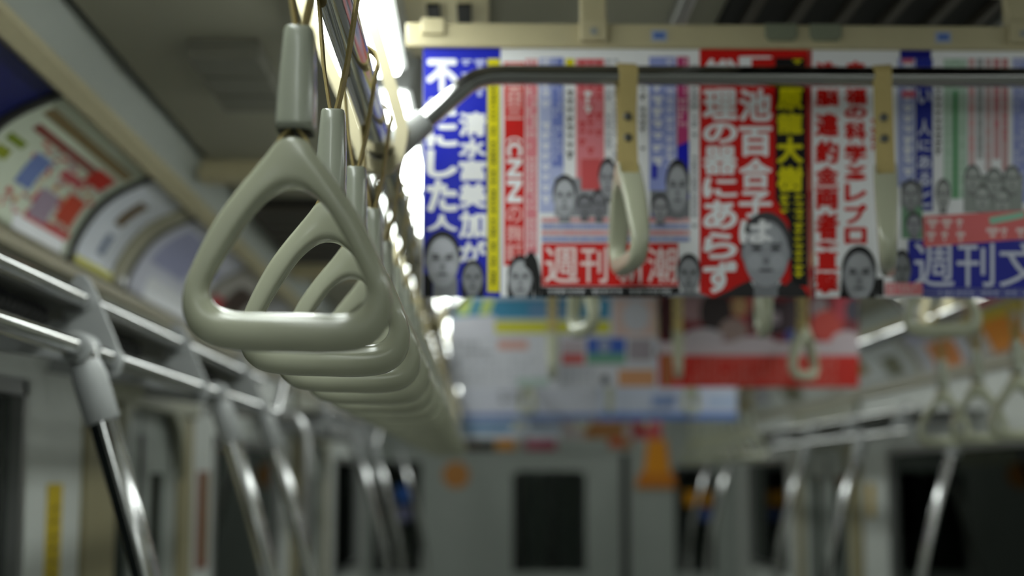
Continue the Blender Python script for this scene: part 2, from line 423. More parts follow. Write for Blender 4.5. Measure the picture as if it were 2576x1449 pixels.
# ---------------------------------------------------------------- hand straps
PIPE_X, PIPE_Z, PIPE_R = -.140, .454, .0178
OUT = [(0, 0), (.0105, -.0035), (.0178, -.0132), (.0272, -.026), (.0375, -.0392), (.0507, -.0584), (.0612, -.078), (.070, -.098), (.0745, -.112),
       (.0758, -.1235), (.0738, -.1355), (.067, -.1465), (.0535, -.1545), (.03, -.1578), (0, -.1580)]
INN = [(0, -.0363), (.0085, -.0380), (.0160, -.0428), (.0225, -.0488), (.0295, -.0575), (.0375, -.0703), (.0455, -.0845), (.052, -.0975), (.0558, -.107),
       (.0567, -.1145), (.0540, -.1220), (.0475, -.1270), (.037, -.1290), (.022, -.1293), (0, -.1293)]
def ring_mesh():
    sub = 5
    o = smooth_path([(-OUT[1][0], 0, OUT[1][1])] + [(x, 0, z) for x, z in OUT] + [(-OUT[-2][0], 0, OUT[-2][1])], sub)[sub:-sub]
    q = smooth_path([(-INN[1][0], 0, INN[1][1])] + [(x, 0, z) for x, z in INN] + [(-INN[-2][0], 0, INN[-2][1])], sub)[sub:-sub]
    n = len(o)
    loop = [(o[i], q[i], i / (n - 1)) for i in range(n)] + [(Vector((-o[i].x, 0, o[i].z)), Vector((-q[i].x, 0, q[i].z)), i / (n - 1)) for i in range(n - 2, 0, -1)]
    b = MB(M_PLASTIC); K = 24; rings = []
    for (O, I, s) in loop:
        f = min(1, max(0, (s - .15) / .6)); f = f * f * (3 - 2 * f)
        D = .0162 * (1 - f) + .0122 * f; e = 2 / (6.0 * (1 - f) + 2.25 * f)
        Mid = (O + I) / 2; h = (O - I) / 2; r = []
        for k in range(K):
            a = 2 * math.pi * k / K; ca, sa = math.cos(a), math.sin(a)
            r.append(b.bm.verts.new(Mid + h * (math.copysign(abs(ca) ** e, ca)) + Vector((0, D, 0)) * math.copysign(abs(sa) ** e, sa)))
        rings.append(r)
    for i in range(len(rings)):
        A, B = rings[i], rings[(i + 1) % len(rings)]
        for k in range(K): b.face([A[k], B[k], B[(k + 1) % K], A[(k + 1) % K]], True)
    ro = b.build('ring')
    c = MB(M_PLASTIC); c.box((-.06, -.0137, -.021), (.06, .0137, .03)); co = c.build('cutter')
    md = ro.modifiers.new('slot', 'BOOLEAN'); md.operation = 'DIFFERENCE'; md.object = co; md.solver = 'EXACT'
    dg = bpy.context.evaluated_depsgraph_get()
    me = bpy.data.meshes.new_from_object(ro.evaluated_get(dg)); me.name = 'ring'; me.transform(Matrix.Scale(1.017, 4))
    bpy.data.objects.remove(ro); bpy.data.objects.remove(co)
    return me
RING = ring_mesh()
def ring_part(parent, z, rz=0):
    o = bpy.data.objects.new('ring', RING); COL.objects.link(o); o.parent = parent; o.location = (0, 0, z); o.rotation_euler = (0, 0, rz); return o

def make_long_strap():
    """sleeved strap hung over the long rail (rail along Y)"""
    o = empty('hand_strap', (0, 0, 0)); R = PIPE_R + .0015
    arc = [(R * math.cos(a), 0, R * math.sin(a)) for a in [math.radians(-22 + i * 224 / 16) for i in range(17)]]
    right = [(.0022, 0, -.195), (.0022, 0, -.119), (.0045, 0, -.108), (.0105, 0, -.075), (.0155, 0, -.03)]
    path = right + arc + [(-x, y, z) for x, y, z in right[::-1]]
    path = [Vector((.011, 0, -.222)), Vector((.0135, 0, -.213)), Vector((.0095, 0, -.203))] + [Vector(p) for p in path] + [Vector((-.0095, 0, -.203)), Vector((-.0135, 0, -.213)), Vector((-.011, 0, -.222))]
    b = MB(M_WEB); b.ribbon(path, .0132, .0024); b.build('webbing', o)
    b = MB(M_SLEEVE)                                       # tapered sheath, rounded-rectangle section
    prof = [(-.1960, .0132, .0170), (-.1968, .0140, .0178), (-.190, .0142, .018), (-.165, .0138, .0176), (-.132, .0120, .0162), (-.1195, .0111, .0155), (-.1172, .0104, .0148), (-.1168, .0092, .0136)]
    rs = []
    for z, hx, hy in prof:
        r = []
        for k in range(32):
            a = 2 * math.pi * k / 32; ca, sa = math.cos(a), math.sin(a)
            r.append(b.bm.verts.new((hx * math.copysign(abs(ca) ** .45, ca), hy * math.copysign(abs(sa) ** .45, sa), z)))
        rs.append(r)
    for A, B in zip(rs, rs[1:]):
        for k in range(32): b.face([A[k], A[(k + 1) % 32], B[(k + 1) % 32], B[k]], True)
    b.use(M_RUBBER_HOLLOW).poly([v.co.copy() for v in rs[0][::-1]]); b.use(M_SLEEVE).poly([v.co.copy() for v in rs[-1]]); b.build('sleeve', o)  # black bottom cap stands in for the shaded hollow of the sleeve
    ring_part(o, -.2005)
    return o

BAR_R = .0143
def make_short_strap():
    """riveted strap hung over a cross bar (bar along X); ring lies along the car"""
    o = empty('hand_strap', (0, 0, 0)); R = BAR_R + .0018
    arc = [(0, R * math.cos(a), R * math.sin(a)) for a in [math.radians(-25 + i * 230 / 16) for i in range(17)]]
    right = [(0, .008, -.144), (0, .009, -.126), (0, .0042, -.09), (0, .0042, -.055), (0, .0085, -.032)]
    path = right + arc + [(x, -y, z) for x, y, z in right[::-1]]
    b = MB(M_WEB); b.ribbon(path, .0132, .003, (1, 0, 0)); b.build('webbing', o)
    for z in (-.061, -.092):
        b = MB(M_RIVET); b.tube([(0, -.0085, z), (0, -.0078, z), (0, -.0070, z), (0, .0070, z), (0, .0078, z), (0, .0085, z)], [.003, .0058, .0062, .0062, .0058, .003], 20); b.build('rivet', o)
    ring_part(o, -.1245, math.pi / 2)
    return o

# long rails with their straps
def long_rail(x, y0, y1, label):
    o = empty('grab_rail', W(x, y0, PIPE_Z), label, 'grab rail'); c = o.location
    b = MB(M_CHROME); b.tube([W(x, y0, PIPE_Z) - c, W(x, (y0 + y1) / 2, PIPE_Z) - c, W(x, y1, PIPE_Z) - c], PIPE_R, 32); b.build('tube', o)
    # hangers from the ceiling
    for y in (2.035, 4.32, 6.71, 8.58, 10.7):
        m = 1 if x < CC else -1
        left = [(-.148, .762), (-.112, .66), (-.05, .52), (-.033, .465)]
        arc = [(.026 * math.cos(a), .45 + .026 * math.sin(a)) for a in [math.radians(180 + i * 15) for i in range(13)]]
        rt = [(.029, .47), (.024, .50), (-.022, .66), (-.05, .762)]
        pts = [W(x + m * px, y, pz) - c for px, pz in left + arc + rt]
        pts = smooth_path(pts, 2)
        b = MB(M_BEIGE); b.ribbon(pts, .014, .017); b.build('hanger', o)
    return o
long_rail(PIPE_X, -3.0, 11.6, 'long chrome overhead rail carrying the left row of hand straps')
long_rail(mx(PIPE_X), -3.0, 11.6, 'long chrome overhead rail carrying the right row of hand straps')

proto = make_long_strap(); first = True
for i in range(21):
    o = proto if first else copy_tree(proto); first = False
    o.location = W(PIPE_X + .005, 1.110 + .2555 * i, PIPE_Z)
    o.rotation_euler = (0, math.radians(1.4 + (random.uniform(-.5, .5) if i > 2 else (.1, -.1, 0)[i])), math.radians((0, 1, 1)[i] if i < 3 else random.uniform(-3, 3)))
    lb = 'beige triangular hand strap, %s in the left receding row' % ORD[i]
    if i == 0: lb = 'big beige triangular hand strap nearest the camera in the left row'
    tag(o, lb, 'hand strap', 'hand straps along the left rail')
RO = [3.64 + .30 * i for i in range(3)] + [7.3 + .262 * i for i in range(9)]
for i, y in enumerate(RO):
    o = copy_tree(proto); o.location = W(mx(PIPE_X), y, PIPE_Z); o.rotation_euler = (0, 0, math.radians(random.uniform(-4, 4)))
    o['group'] = 'hand straps along the right rail'
    o['label'] = ('blurred beige hand strap on the right rail, %s from the right photo edge' % ORD[i].replace('nearest', 'first')) if i < 3 else 'beige hand strap, %s of the distant ones on the right rail' % ORD[i - 3]

# cross bars with riveted straps
BAR_Z = .5735
def cross_bar(y, label):
    o = empty('cross_bar', W(CC, y, BAR_Z), label, 'grab rail'); c = o.location
    L = [(PIPE_X, .455), (-.034, .549), (-.022, .5592), (-.008, .5675), (.010, .5722), (.035, .5735)]
    path = [W(x, y, z) - c for x, z in L] + [W(mx(x), y, z) - c for x, z in L[::-1]]
    b = MB(M_BAR); b.tube(path, BAR_R, 28); b.build('tube', o)
    for s in (0, 1):
        g = (lambda x: mx(x)) if s else (lambda x: x)
        P = lambda k: W(g(PIPE_X + k * (-.034 - PIPE_X)), y, .455 + k * (.549 - .455)) - c
        b = MB(M_CAST); b.tube([P(.10), P(.12), P(.54), P(.56)], [.0205, .0215, .0190, .0178], 28); b.build('sleeve', o)
        b = MB(M_CAST); b.tube([W(g(PIPE_X), y - .035, PIPE_Z) - c, W(g(PIPE_X), y - .033, PIPE_Z) - c, W(g(PIPE_X), y + .033, PIPE_Z) - c, W(g(PIPE_X), y + .035, PIPE_Z) - c], [.0205, .0225, .0225, .0205], 28); b.build('clamp', o)
    return o
bars = [2.10, 3.05, 4.39, 6.78, 8.65]
BN = ['nearest chrome cross bar in front of the magazine posters', 'second chrome cross bar, hidden mostly behind the front posters', 'third chrome cross bar in front of the white and red posters',
      'fourth chrome cross bar in front of the long white poster', 'farthest chrome cross bar close to the end door']
SX = [.205, .573, .94]
sp = make_short_strap(); first = True
WHERE = ['the white magazine poster', 'the seam below the second bar', 'the white and red posters', 'the long white poster', 'the end door']
for j, y in enumerate(bars):
    cross_bar(y, BN[j])
    for i, x in enumerate(SX):
        o = sp if first else copy_tree(sp); first = False
        o.location = W(x, y, BAR_Z)
        r = {(0, 0): 8, (0, 1): -15, (0, 2): 5, (1, 2): 75, (1, 0): 14, (1, 1): -6, (2, 2): -40, (2, 0): -4, (2, 1): -8}.get((j, i), random.uniform(-35, 35))
        o.rotation_euler = (math.radians(random.uniform(-1, 1)), 0, math.radians(r))
        where = ['nearest', 'second', 'third', 'fourth', 'farthest'][j]
        lb = 'pale riveted hand strap, %s from left on the %s cross bar' % (['first', 'second', 'third'][i], where)
        if (j, i) == (0, 0): lb = 'pale hand strap with two rivets before the left poster\'s red title block'
        if (j, i) == (0, 1): lb = 'pale hand strap seen edge-on in front of the right magazine poster'
        if (j, i) == (2, 2): lb = 'blurred hand strap turned open in front of the red poster further back'
        tag(o, lb, 'hand strap', 'short hand straps on the cross bars')
# one further strap at the far side of the third bar's vestibule
# ---------------------------------------------------------------- lettering
_glyph = {}
def glyph(ch, bold):
    key = (ch, bold)
    if key in _glyph: return _glyph[key]
    cu = bpy.data.curves.new('t', 'FONT'); cu.body = ch; cu.offset = bold; cu.resolution_u = 3
    o = bpy.data.objects.new('t', cu); COL.objects.link(o)
    dg = bpy.context.evaluated_depsgraph_get()
    me = bpy.data.meshes.new_from_object(o.evaluated_get(dg))
    vs = [(v.co.x, v.co.y) for v in me.vertices]; fs = [tuple(p.vertices) for p in me.polygons]
    bpy.data.objects.remove(o); bpy.data.curves.remove(cu); bpy.data.meshes.remove(me)
    _glyph[key] = (vs, fs); return _glyph[key]

class Print:
    """a flat printed sheet standing across the car at depth Y; areas are given where they appear"""
    def __init__(s, Y, x0, x1, y0, y1, paper, thick=.0012):
        s.Y = Y; s.n = 0; s.b = MB(ink(paper)); s.x0, s.x1, s.y0, s.y1 = x0, x1, y0, y1
        a, c = at(x0, y0, Y), at(x1, y1, Y)
        s.b.box((a.x, Y, a.z), (c.x, Y + thick, c.z))
    def p(s, x, y, lv): q = at(min(max(x, s.x0), s.x1), min(max(y, s.y0), s.y1), s.Y); return Vector((q.x, s.Y - .0004 * lv - s.n % 60 * 6e-6, q.z))
    def rect(s, x0, y0, x1, y1, col, lv=1, skew=0):
        s.n += 1; s.b.use(ink(col)); s.b.poly([s.p(x0 + skew, y0, lv), s.p(x1 + skew, y0, lv), s.p(x1, y1, lv), s.p(x0, y1, lv)])
    def poly(s, pts, col, lv=1): s.n += 1; s.b.use(ink(col)); s.b.poly([s.p(x, y, lv) for x, y in pts])
    def oval(s, cx, cy, rx, ry, col, lv=1, rot=0, n=24):
        cr, sr = math.cos(rot), math.sin(rot)
        s.poly([(cx + rx * math.cos(a) * cr - ry * math.sin(a) * sr, cy + rx * math.cos(a) * sr + ry * math.sin(a) * cr) for a in [2 * math.pi * i / n for i in range(n)]], col, lv)
    def char(s, ch, x0, y0, x1, y1, col, lv=2, bold=.028, rot=False):
        vs, fs = glyph(ch, 0.0)
        if not vs: return
        ax, bx = min(v[0] for v in vs), max(v[0] for v in vs); ay, by = min(v[1] for v in vs), max(v[1] for v in vs)
        s.b.use(ink(col)); bd = bold * .9
        for dx, dy in ([(0, 0)] if not bold else [(bd * math.cos(a), bd * math.sin(a)) for a in [math.pi * i / 4 for i in range(8)]]):
            V = []; s.n += 1
            for x, y in vs:
                u, v = (x + dx - ax + bd) / (bx - ax + 2 * bd), (by + bd - y - dy) / (by - ay + 2 * bd)
                if rot: u, v = 1 - v, u
                V.append(s.b.bm.verts.new(s.p(x0 + (x1 - x0) * u, y0 + (y1 - y0) * v, lv)))
            for f in fs: s.b.face([V[i] for i in f])
    def column(s, text, x0, x1, y0, y1, col, lv=2, bold=.028, gap=.05):
        h = (y1 - y0) / len(text)
        for i, ch in enumerate(text): s.char(ch, x0, y0 + h * (i + gap), x1, y0 + h * (i + 1 - gap), col, lv, bold)
    def marks(s, x0, y0, x1, y1, col, cols=1, lv=2, size=9, rows=False, fill=.75):
        """fine print too small to read: small broken strokes in lines"""
        s.b.use(ink(col))
        n = cols
        for k in range(n):
            s.n += 1
            if rows:
                h = (y1 - y0) / n; a = x0
                while a < x1 - size:
                    ww = random.uniform(.4, 1.0) * size
                    if random.random() < fill:
                        yy = y0 + h * (k + .15); s.b.poly([s.p(a, yy, lv), s.p(a + ww, yy, lv), s.p(a + ww, yy + h * .3, lv), s.p(a, yy + h * .3, lv)])
                        yy = y0 + h * (k + .55); s.b.poly([s.p(a + ww * .3, yy, lv), s.p(a + ww * .7, yy, lv), s.p(a + ww * .7, yy + h * .3, lv), s.p(a + ww * .3, yy + h * .3, lv)])
                    a += size * 1.1
            else:
                ww = (x1 - x0) / n; a = y0
                while a < y1 - size:
                    hh = random.uniform(.45, .95) * size
                    if random.random() < fill:
                        xx = x0 + ww * (k + .12); s.b.poly([s.p(xx, a, lv), s.p(xx + ww * .76, a, lv), s.p(xx + ww * .76, a + hh * .4, lv), s.p(xx, a + hh * .4, lv)])
                        xx += ww * random.uniform(.1, .3); s.b.poly([s.p(xx, a + hh * .5, lv), s.p(xx + ww * .35, a + hh * .5, lv), s.p(xx + ww * .35, a + hh, lv), s.p(xx, a + hh, lv)])
                    a += size * 1.1
    def face(s, cx, cy, w, h, skin=(150, 152, 158), hair=(26, 26, 29), lv=3, long=0, suit=None):
        """small black-and-white portrait of nobody in particular"""
        d = tuple(int(v * .80) for v in skin); d2 = tuple(int(v * .52) for v in skin); hi = tuple(min(255, int(v * 1.1)) for v in skin)
        if suit:
            s.poly([(cx - w * 1.05, cy + h * .68), (cx - w * .8, cy + h * .6), (cx - w * .3, cy + h * .48), (cx + w * .3, cy + h * .48), (cx + w * .8, cy + h * .6), (cx + w * 1.05, cy + h * .68)], suit, lv)
            s.poly([(cx - w * .32, cy + h * .45), (cx + w * .32, cy + h * .45), (cx + w * .12, cy + h * .68), (cx - w * .12, cy + h * .68)], (190, 192, 198), lv + 1)
        if long:
            for sx in (-1, 1): s.poly([(cx + sx * w * .3, cy - h * .4), (cx + sx * w * .5, cy - h * .22), (cx + sx * w * .54, cy + h * .3), (cx + sx * w * .5, cy + h * .68), (cx + sx * w * .26, cy + h * .68), (cx + sx * w * .3, cy + h * .3)], hair, lv)
        s.oval(cx, cy - h * .08, w * .52, h * .50, hair, lv + 1)
        s.rect(cx - w * .24, cy + h * .25, cx + w * .24, cy + h * .68, d, lv + 1)
        s.oval(cx, cy + h * .04, w * .46, h * .49, skin, lv + 2)
        s.oval(cx, cy - h * .22, w * .30, h * .16, hi, lv + 3)
        for sx in (-1, 1):
            s.oval(cx + sx * w * .23, cy + h * .16, w * .15, h * .12, hi, lv + 3)
            s.oval(cx + sx * w * .19, cy - h * .03, w * .10, h * .035, d2, lv + 4)
            s.oval(cx + sx * w * .20, cy - h * .095, w * .13, h * .016, d2, lv + 4)
            s.oval(cx + sx * w * .46, cy + h * .04, w * .05, h * .09, d, lv + 1)
        s.oval(cx, cy + h * .15, w * .07, h * .045, d, lv + 4); s.oval(cx, cy + h * .29, w * .15, h * .022, d2, lv + 4)
    def done(s, name, label, cat='poster', group=None):
        return tag(s.b.build(name, fix=False), label, cat, group)

WHITE = (242, 243, 247); BLUE = (10, 28, 184); RED = (208, 12, 4); YEL = (222, 212, 0); BLK = (14, 14, 16); PINK = (222, 130, 140); PBLUE = (120, 134, 205)

# ---- left magazine poster
P = Print(2.20, 1065, 2033, 112, 748, WHITE)
P.rect(1065, 112, 1259, 748, BLUE)
for ch, y0, y1 in (('不', 148, 234), ('幸', 240, 302), ('に', 306, 372), ('し', 376, 448), ('た', 452, 534), ('人', 540, 582)): P.char(ch, 1072, y0, 1152, y1, WHITE, bold=.062)
P.marks(1157, 150, 1224, 270, (190, 195, 235), 2, size=30, fill=1)
for ch, y0, y1 in (('清', 282, 344), ('水', 348, 398), ('富', 402, 455), ('美', 459, 525), ('加', 530, 600), ('が', 606, 660)): P.char(ch, 1154, y0, 1224, y1, WHITE, bold=.05)
P.rect(1226, 148, 1257, 735, YEL, 2); P.marks(1234, 152, 1249, 728, BLK, 1, 3, size=11, fill=.85)
P.face(1113, 654, 88, 128, skin=(172, 174, 182), lv=3); P.rect(1090, 700, 1150, 748, (140, 142, 148), 4); P.rect(1066, 690, 1088, 748, BLK, 3)
P.face(1189, 700, 54, 80, skin=(128, 130, 136), lv=3, long=1)
# white middle section
P.rect(1268, 156, 1320, 668, RED)
for ch, y0, y1 in (('日', 160, 210), ('百', 216, 262), ('三', 266, 300)): P.char(ch, 1273, y0, 1315, y1, (236, 190, 190), bold=.03)
P.char('⌒', 1275, 345, 1313, 358, WHITE)
for ch, y0, y1 in (('C', 358, 394), ('N', 400, 446), ('N', 452, 510)): P.char(ch, 1275, y0, 1314, y1, WHITE, bold=.05, rot=True)
for ch, y0, y1 in (('の', 518, 560), ('麹', 566, 610), ('町', 616, 660)): P.char(ch, 1274, y0, 1314, y1, (236, 180, 180), bold=.02)
P.rect(1323, 148, 1352, 640, PINK); P.marks(1326, 150, 1350, 636, (236, 215, 220), 2, size=14)
P.rect(1357, 145, 1418, 535, (178, 186, 226)); P.marks(1360, 150, 1386, 530, (235, 235, 245), 1, size=24, fill=.9); P.rect(1388, 145, 1417, 420, PBLUE, 2); P.marks(1390, 150, 1415, 416, (200, 205, 235), 2, 3, size=14)
P.rect(1423, 148, 1444, 172, YEL, 2); P.marks(1424, 228, 1444, 425, (60, 60, 64), 1, size=20, fill=.95)
P.rect(1449, 148, 1520, 480, PINK); P.marks(1454, 152, 1518, 400, (205, 60, 66), 3, size=20); P.marks(1468, 230, 1490, 400, WHITE, 1, 3, size=34, fill=.7); P.rect(1462, 400, 1512, 478, (205, 84, 88), 2)
P.marks(1522, 150, 1558, 440, (165, 168, 180), 2, size=14)
P.marks(1608, 222, 1626, 400, (70, 70, 74), 1, size=15)
P.rect(1633, 143, 1700, 480, (150, 160, 220)); P.marks(1638, 150, 1670, 460, WHITE, 1, size=28, fill=.95); P.marks(1672, 150, 1698, 440, (220, 222, 240), 1, size=22); P.rect(1640, 415, 1652, 450, BLUE, 3); P.rect(1640, 520, 1650, 545, BLUE, 3)
P.rect(1703, 143, 1732, 370, (190, 60, 120)); P.marks(1706, 150, 1730, 340, (235, 200, 215), 2, size=18)
P.poly([(1703, 368), (1733, 355), (1733, 500), (1722, 500), (1703, 400)], (12, 14, 190), 2)
P.marks(1738, 150, 1756, 590, (130, 132, 140), 1, size=13)
P.rect(1395, 448, 1530, 545, (150, 152, 160), 2)
P.face(1420, 495, 58, 96, skin=(168, 170, 178), lv=3); P.face(1470, 520, 40, 54, skin=(120, 120, 128), lv=4); P.face(1506, 515, 38, 66, skin=(120, 120, 128), lv=4); P.face(1528, 450, 44, 90, skin=(150, 152, 160), lv=3)
P.rect(1636, 480, 1735, 560, (120, 122, 128), 2); P.face(1704, 470, 58, 120, skin=(150, 152, 158), hair=(40, 40, 42), lv=3); P.face(1660, 525, 42, 62, skin=(150, 150, 156), lv=4)
for i, c in enumerate((PINK, PBLUE, PINK, PBLUE)):
    P.rect(1362, 548 + i * 16, 1735, 560 + i * 16, tuple(int(v * .5 + 215 * .5) for v in c), 2); P.marks(1364, 548 + i * 16, 1730, 561 + i * 16, c, 1, 3, size=10, rows=True)
P.rect(1363, 612, 1706, 720, RED)
for ch, x0, x1 in (('週', 1370, 1456), ('刊', 1460, 1528), ('新', 1552, 1622), ('潮', 1628, 1702)): P.char(ch, x0, 622, x1, 712, (238, 222, 222), bold=.012)
P.rect(1360, 722, 1710, 748, BLK); P.marks(1380, 726, 1475, 744, (200, 202, 208), 1, size=12, rows=True, fill=1); P.marks(1490, 726, 1575, 744, (200, 202, 208), 1, size=12, rows=True, fill=1); P.marks(1585, 726, 1700, 744, (200, 202, 208), 1, size=12, rows=True, fill=1)
P.face(1309, 700, 62, 100, skin=(160, 162, 168), lv=4, long=1); P.poly([(1318, 668), (1326, 640), (1340, 632), (1352, 655), (1361, 700), (1358, 748), (1345, 748), (1340, 690)], BLK, 8)
P.face(1732, 690, 58, 90, skin=(135, 137, 142), lv=4, suit=(120, 122, 128))
# red section
P.rect(1760, 112, 2033, 748, RED)
for ch, y0, y1 in (('総', 148, 216), ('理', 224, 302), ('の', 308, 362), ('器', 368, 440), ('に', 447, 498), ('あ', 503, 578), ('ら', 584, 652), ('ず', 656, 738)): P.char(ch, 1768, y0, 1855, y1, WHITE, bold=.045)
for ch, y0, y1 in (('「', 142, 172), ('小', 174, 216), ('池', 224, 306), ('百', 318, 394), ('合', 398, 474), ('子', 480, 548), ('は', 554, 614)): P.char(ch, 1858, y0, 1942, y1, WHITE, lv=2 if ch != 'は' else 11, bold=.042)
P.poly([(1950, 146), (2026, 146), (2032, 720), (1990, 720), (1985, 560), (1950, 500)], BLK, 2)
for ch, y0, y1 in (('原', 222, 278), ('龍', 284, 338), ('大', 344, 412), ('樹', 418, 484)): P.char(ch, 1954, y0, 2020, y1, YEL, lv=3, bold=.05)
P.marks(1957, 150, 2022, 168, YEL, 2, 3, size=14); P.marks(1958, 492, 1988, 560, YEL, 1, 3, size=16, fill=1); P.marks(1994, 492, 2024, 712, YEL, 1, 3, size=16, fill=1)
P.face(1926, 632, 124, 170, skin=(158, 160, 168), hair=(70, 70, 74), lv=5, suit=(46, 44, 46)); P.poly([(1812, 748), (1850, 722), (1890, 704), (1895, 748)], (40, 38, 40), 5); P.poly([(1960, 748), (1985, 706), (2020, 726), (2033, 748)], (40, 38, 40), 5)
P.done('hanging_poster', 'hanging magazine poster with blue left panel, left one of the front pair', group='magazine posters hanging across the aisle')

# ---- right magazine poster
P = Print(2.20, 2036, 3006, 114, 750, WHITE)
P.rect(2036, 114, 2042, 750, (190, 60, 60))
for ch, y0, y1 in (('洗', 156, 216), ('脳', 224, 268), ('違', 284, 344), ('約', 352, 412), ('金', 418, 466), ('両', 472, 528), ('者', 534, 604), ('を', 608, 624), ('直', 630, 680), ('撃', 684, 738)): P.char(ch, 2050, y0, 2110, y1, RED, bold=.05)
for ch, y0, y1 in (('幸', 154, 214), ('福', 222, 264), ('の', 268, 300), ('科', 306, 356), ('学', 362, 412), ('v', 418, 434), ('s', 436, 454), ('レ', 462, 508), ('プ', 514, 564), ('ロ', 572, 614)): P.char(ch, 2124, y0, 2180, y1, RED, bold=.05)
P.marks(2188, 300, 2204, 420, (200, 70, 70), 1, size=20)
P.face(2160, 690, 84, 124, skin=(150, 152, 158), lv=4, long=1); P.rect(2112, 735, 2145, 750, BLK, 4); P.rect(2205, 700, 2222, 745, BLK, 4)
P.face(2268, 680, 46, 90, skin=(120, 122, 126), lv=4)
P.rect(2226, 712, 2320, 742, (220, 130, 136), 6); P.marks(2230, 716, 2316, 738, (235, 205, 208), 2, 7, size=10, rows=True)
P.rect(2258, 148, 2300, 470, (160, 168, 215)); P.marks(2270, 160, 2298, 465, WHITE, 1, size=24, fill=.95); P.rect(2268, 148, 2298, 160, (210, 110, 130), 3); P.rect(2268, 228, 2302, 246, (210, 110, 130), 3)
P.rect(2264, 118, 2342, 148, (10, 14, 130), 2); P.rect(2303, 148, 2346, 530, (30, 44, 150))
for ch, y0, y1 in (('い', 226, 262), ('人', 300, 342), ('に', 352, 380), ('あ', 392, 426), ('る', 434, 468), ('と', 476, 520)): P.char(ch, 2308, y0, 2342, y1, (205, 208, 230), bold=.04)
P.marks(2352, 150, 2368, 420, BLK, 1, size=17, fill=.9)
P.rect(2374, 148, 2432, 500, (178, 205, 186)); P.marks(2376, 150, 2430, 490, (200, 220, 206), 3, size=16); P.rect(2398, 228, 2408, 500, (70, 150, 88), 2)
for i, c in enumerate(((220, 150, 155), (150, 152, 156), (205, 160, 165), (205, 100, 110), (200, 110, 118))):
    P.rect(2436 + i * 21, 148, 2452 + i * 21, 430 - 30 * (i % 2), tuple(int(v * .45 + 210 * .55) for v in c), 1); P.marks(2436 + i * 21, 148, 2452 + i * 21, 420 - 30 * (i % 2), c, 1, 2, size=18)
P.rect(2548, 146, 2585, 510, (150, 158, 215)); P.marks(2550, 150, 2580, 500, (205, 210, 235), 2, 2, size=16)
P.rect(2424, 440, 2572, 535, (150, 156, 152), 2)
for x, y in ((2446, 450), (2500, 458), (2545, 452), (2470, 500), (2520, 508)): P.face(x, y, 40, 62, skin=(162, 166, 164), hair=(96, 100, 98), lv=3)
P.rect(2266, 458, 2320, 520, (130, 132, 136), 2); P.face(2290, 490, 44, 66, skin=(150, 152, 156), lv=3); P.face(2372, 490, 36, 70, skin=(160, 162, 162), hair=(90, 92, 92), lv=3)
P.rect(2268, 520, 2320, 600, (120, 160, 130), 2); P.face(2298, 566, 38, 54, skin=(150, 150, 158), lv=4)
P.poly([(2322, 545), (2600, 528), (2600, 600), (2322, 622)], (225, 110, 112), 6); P.marks(2330, 548, 2470, 612, (238, 222, 222), 2, 7, size=34, rows=True, fill=1); P.marks(2480, 570, 2596, 602, (238, 222, 222), 1, 7, size=34, rows=True, fill=1)
P.poly([(2486, 548), (2576, 532), (2576, 548), (2490, 566)], (150, 205, 180), 7)
P.rect(2284, 604, 2820, 726, (24, 34, 158), 4)
for ch, x0, x1 in (('週', 2298, 2400), ('刊', 2406, 2500), ('文', 2512, 2640), ('春', 2660, 2790)): P.char(ch, x0, 612, x1, 722, (215, 218, 235), 5, bold=.008)
P.rect(2320, 727, 3000, 750, (86, 90, 158), 4); P.marks(2360, 730, 2990, 747, (180, 184, 220), 1, 5, size=14, rows=True)
for i in range(14):
    c = ((210, 120, 130), (120, 134, 205), (150, 150, 155), (220, 60, 50))[i % 4]
    P.rect(2600 + i * 28, 150, 2622 + i * 28, 520, tuple(int(v * .5 + 110) for v in c), 1); P.marks(2602 + i * 28, 155, 2620 + i * 28, 515, c, 1, 2, size=20)
P.done('hanging_poster', 'hanging magazine poster with blue title block, right one of the front pair', group='magazine posters hanging across the aisle')

# ---- posters hanging further back
P = Print(4.50, 1131, 1650, 640, 974, (205, 206, 216))
P.rect(1131, 752, 1535, 802, (66, 140, 178)); P.rect(1131, 640, 1650, 752, (190, 194, 210))
for x in (1163, 1216): P.rect(x - 12, 752, x + 14, 792, (196, 214, 120), 2, skew=14)
P.rect(1245, 808, 1535, 838, (206, 204, 60), 2); P.rect(1330, 762, 1440, 800, (100, 140, 180), 2); P.poly([(1131, 800), (1245, 792), (1245, 845), (1131, 860)], (214, 214, 226), 2)
P.rect(1545, 752, 1650, 846, (206, 178, 172)); P.oval(1600, 795, 34, 40, (190, 190, 200), 2)
P.rect(1476, 850, 1574, 888, (62, 96, 186)); P.rect(1476, 888, 1574, 916, (110, 160, 140)); P.oval(1520, 870, 16, 18, (150, 160, 190), 2); P.rect(1580, 852, 1640, 908, (160, 150, 160)); P.rect(1412, 856, 1470, 918, (190, 176, 186)); P.rect(1414, 890, 1470, 916, (206, 100, 100), 2)
P.marks(1150, 858, 1250, 900, (140, 142, 150), 2, size=14, rows=True); P.rect(1252, 856, 1328, 880, (206, 160, 152), 2); P.marks(1145, 900, 1370, 965, (182, 184, 194), 4, size=18, rows=True); P.rect(1300, 950, 1380, 972, (170, 188, 184), 2)
P.rect(1555, 930, 1648, 972, (206, 150, 110), 2); P.oval(1522, 956, 11, 12, (90, 92, 104), 2); P.marks(1410, 925, 1510, 968, (170, 174, 190), 3, size=16, rows=True)
P.done('hanging_poster', 'pale poster with blue and yellow bands behind the front left poster', group='posters hanging further down the aisle')
P = Print(4.50, 1657, 2160, 640, 974, (196, 182, 190))
P.rect(1657, 640, 2160, 860, (120, 40, 48))
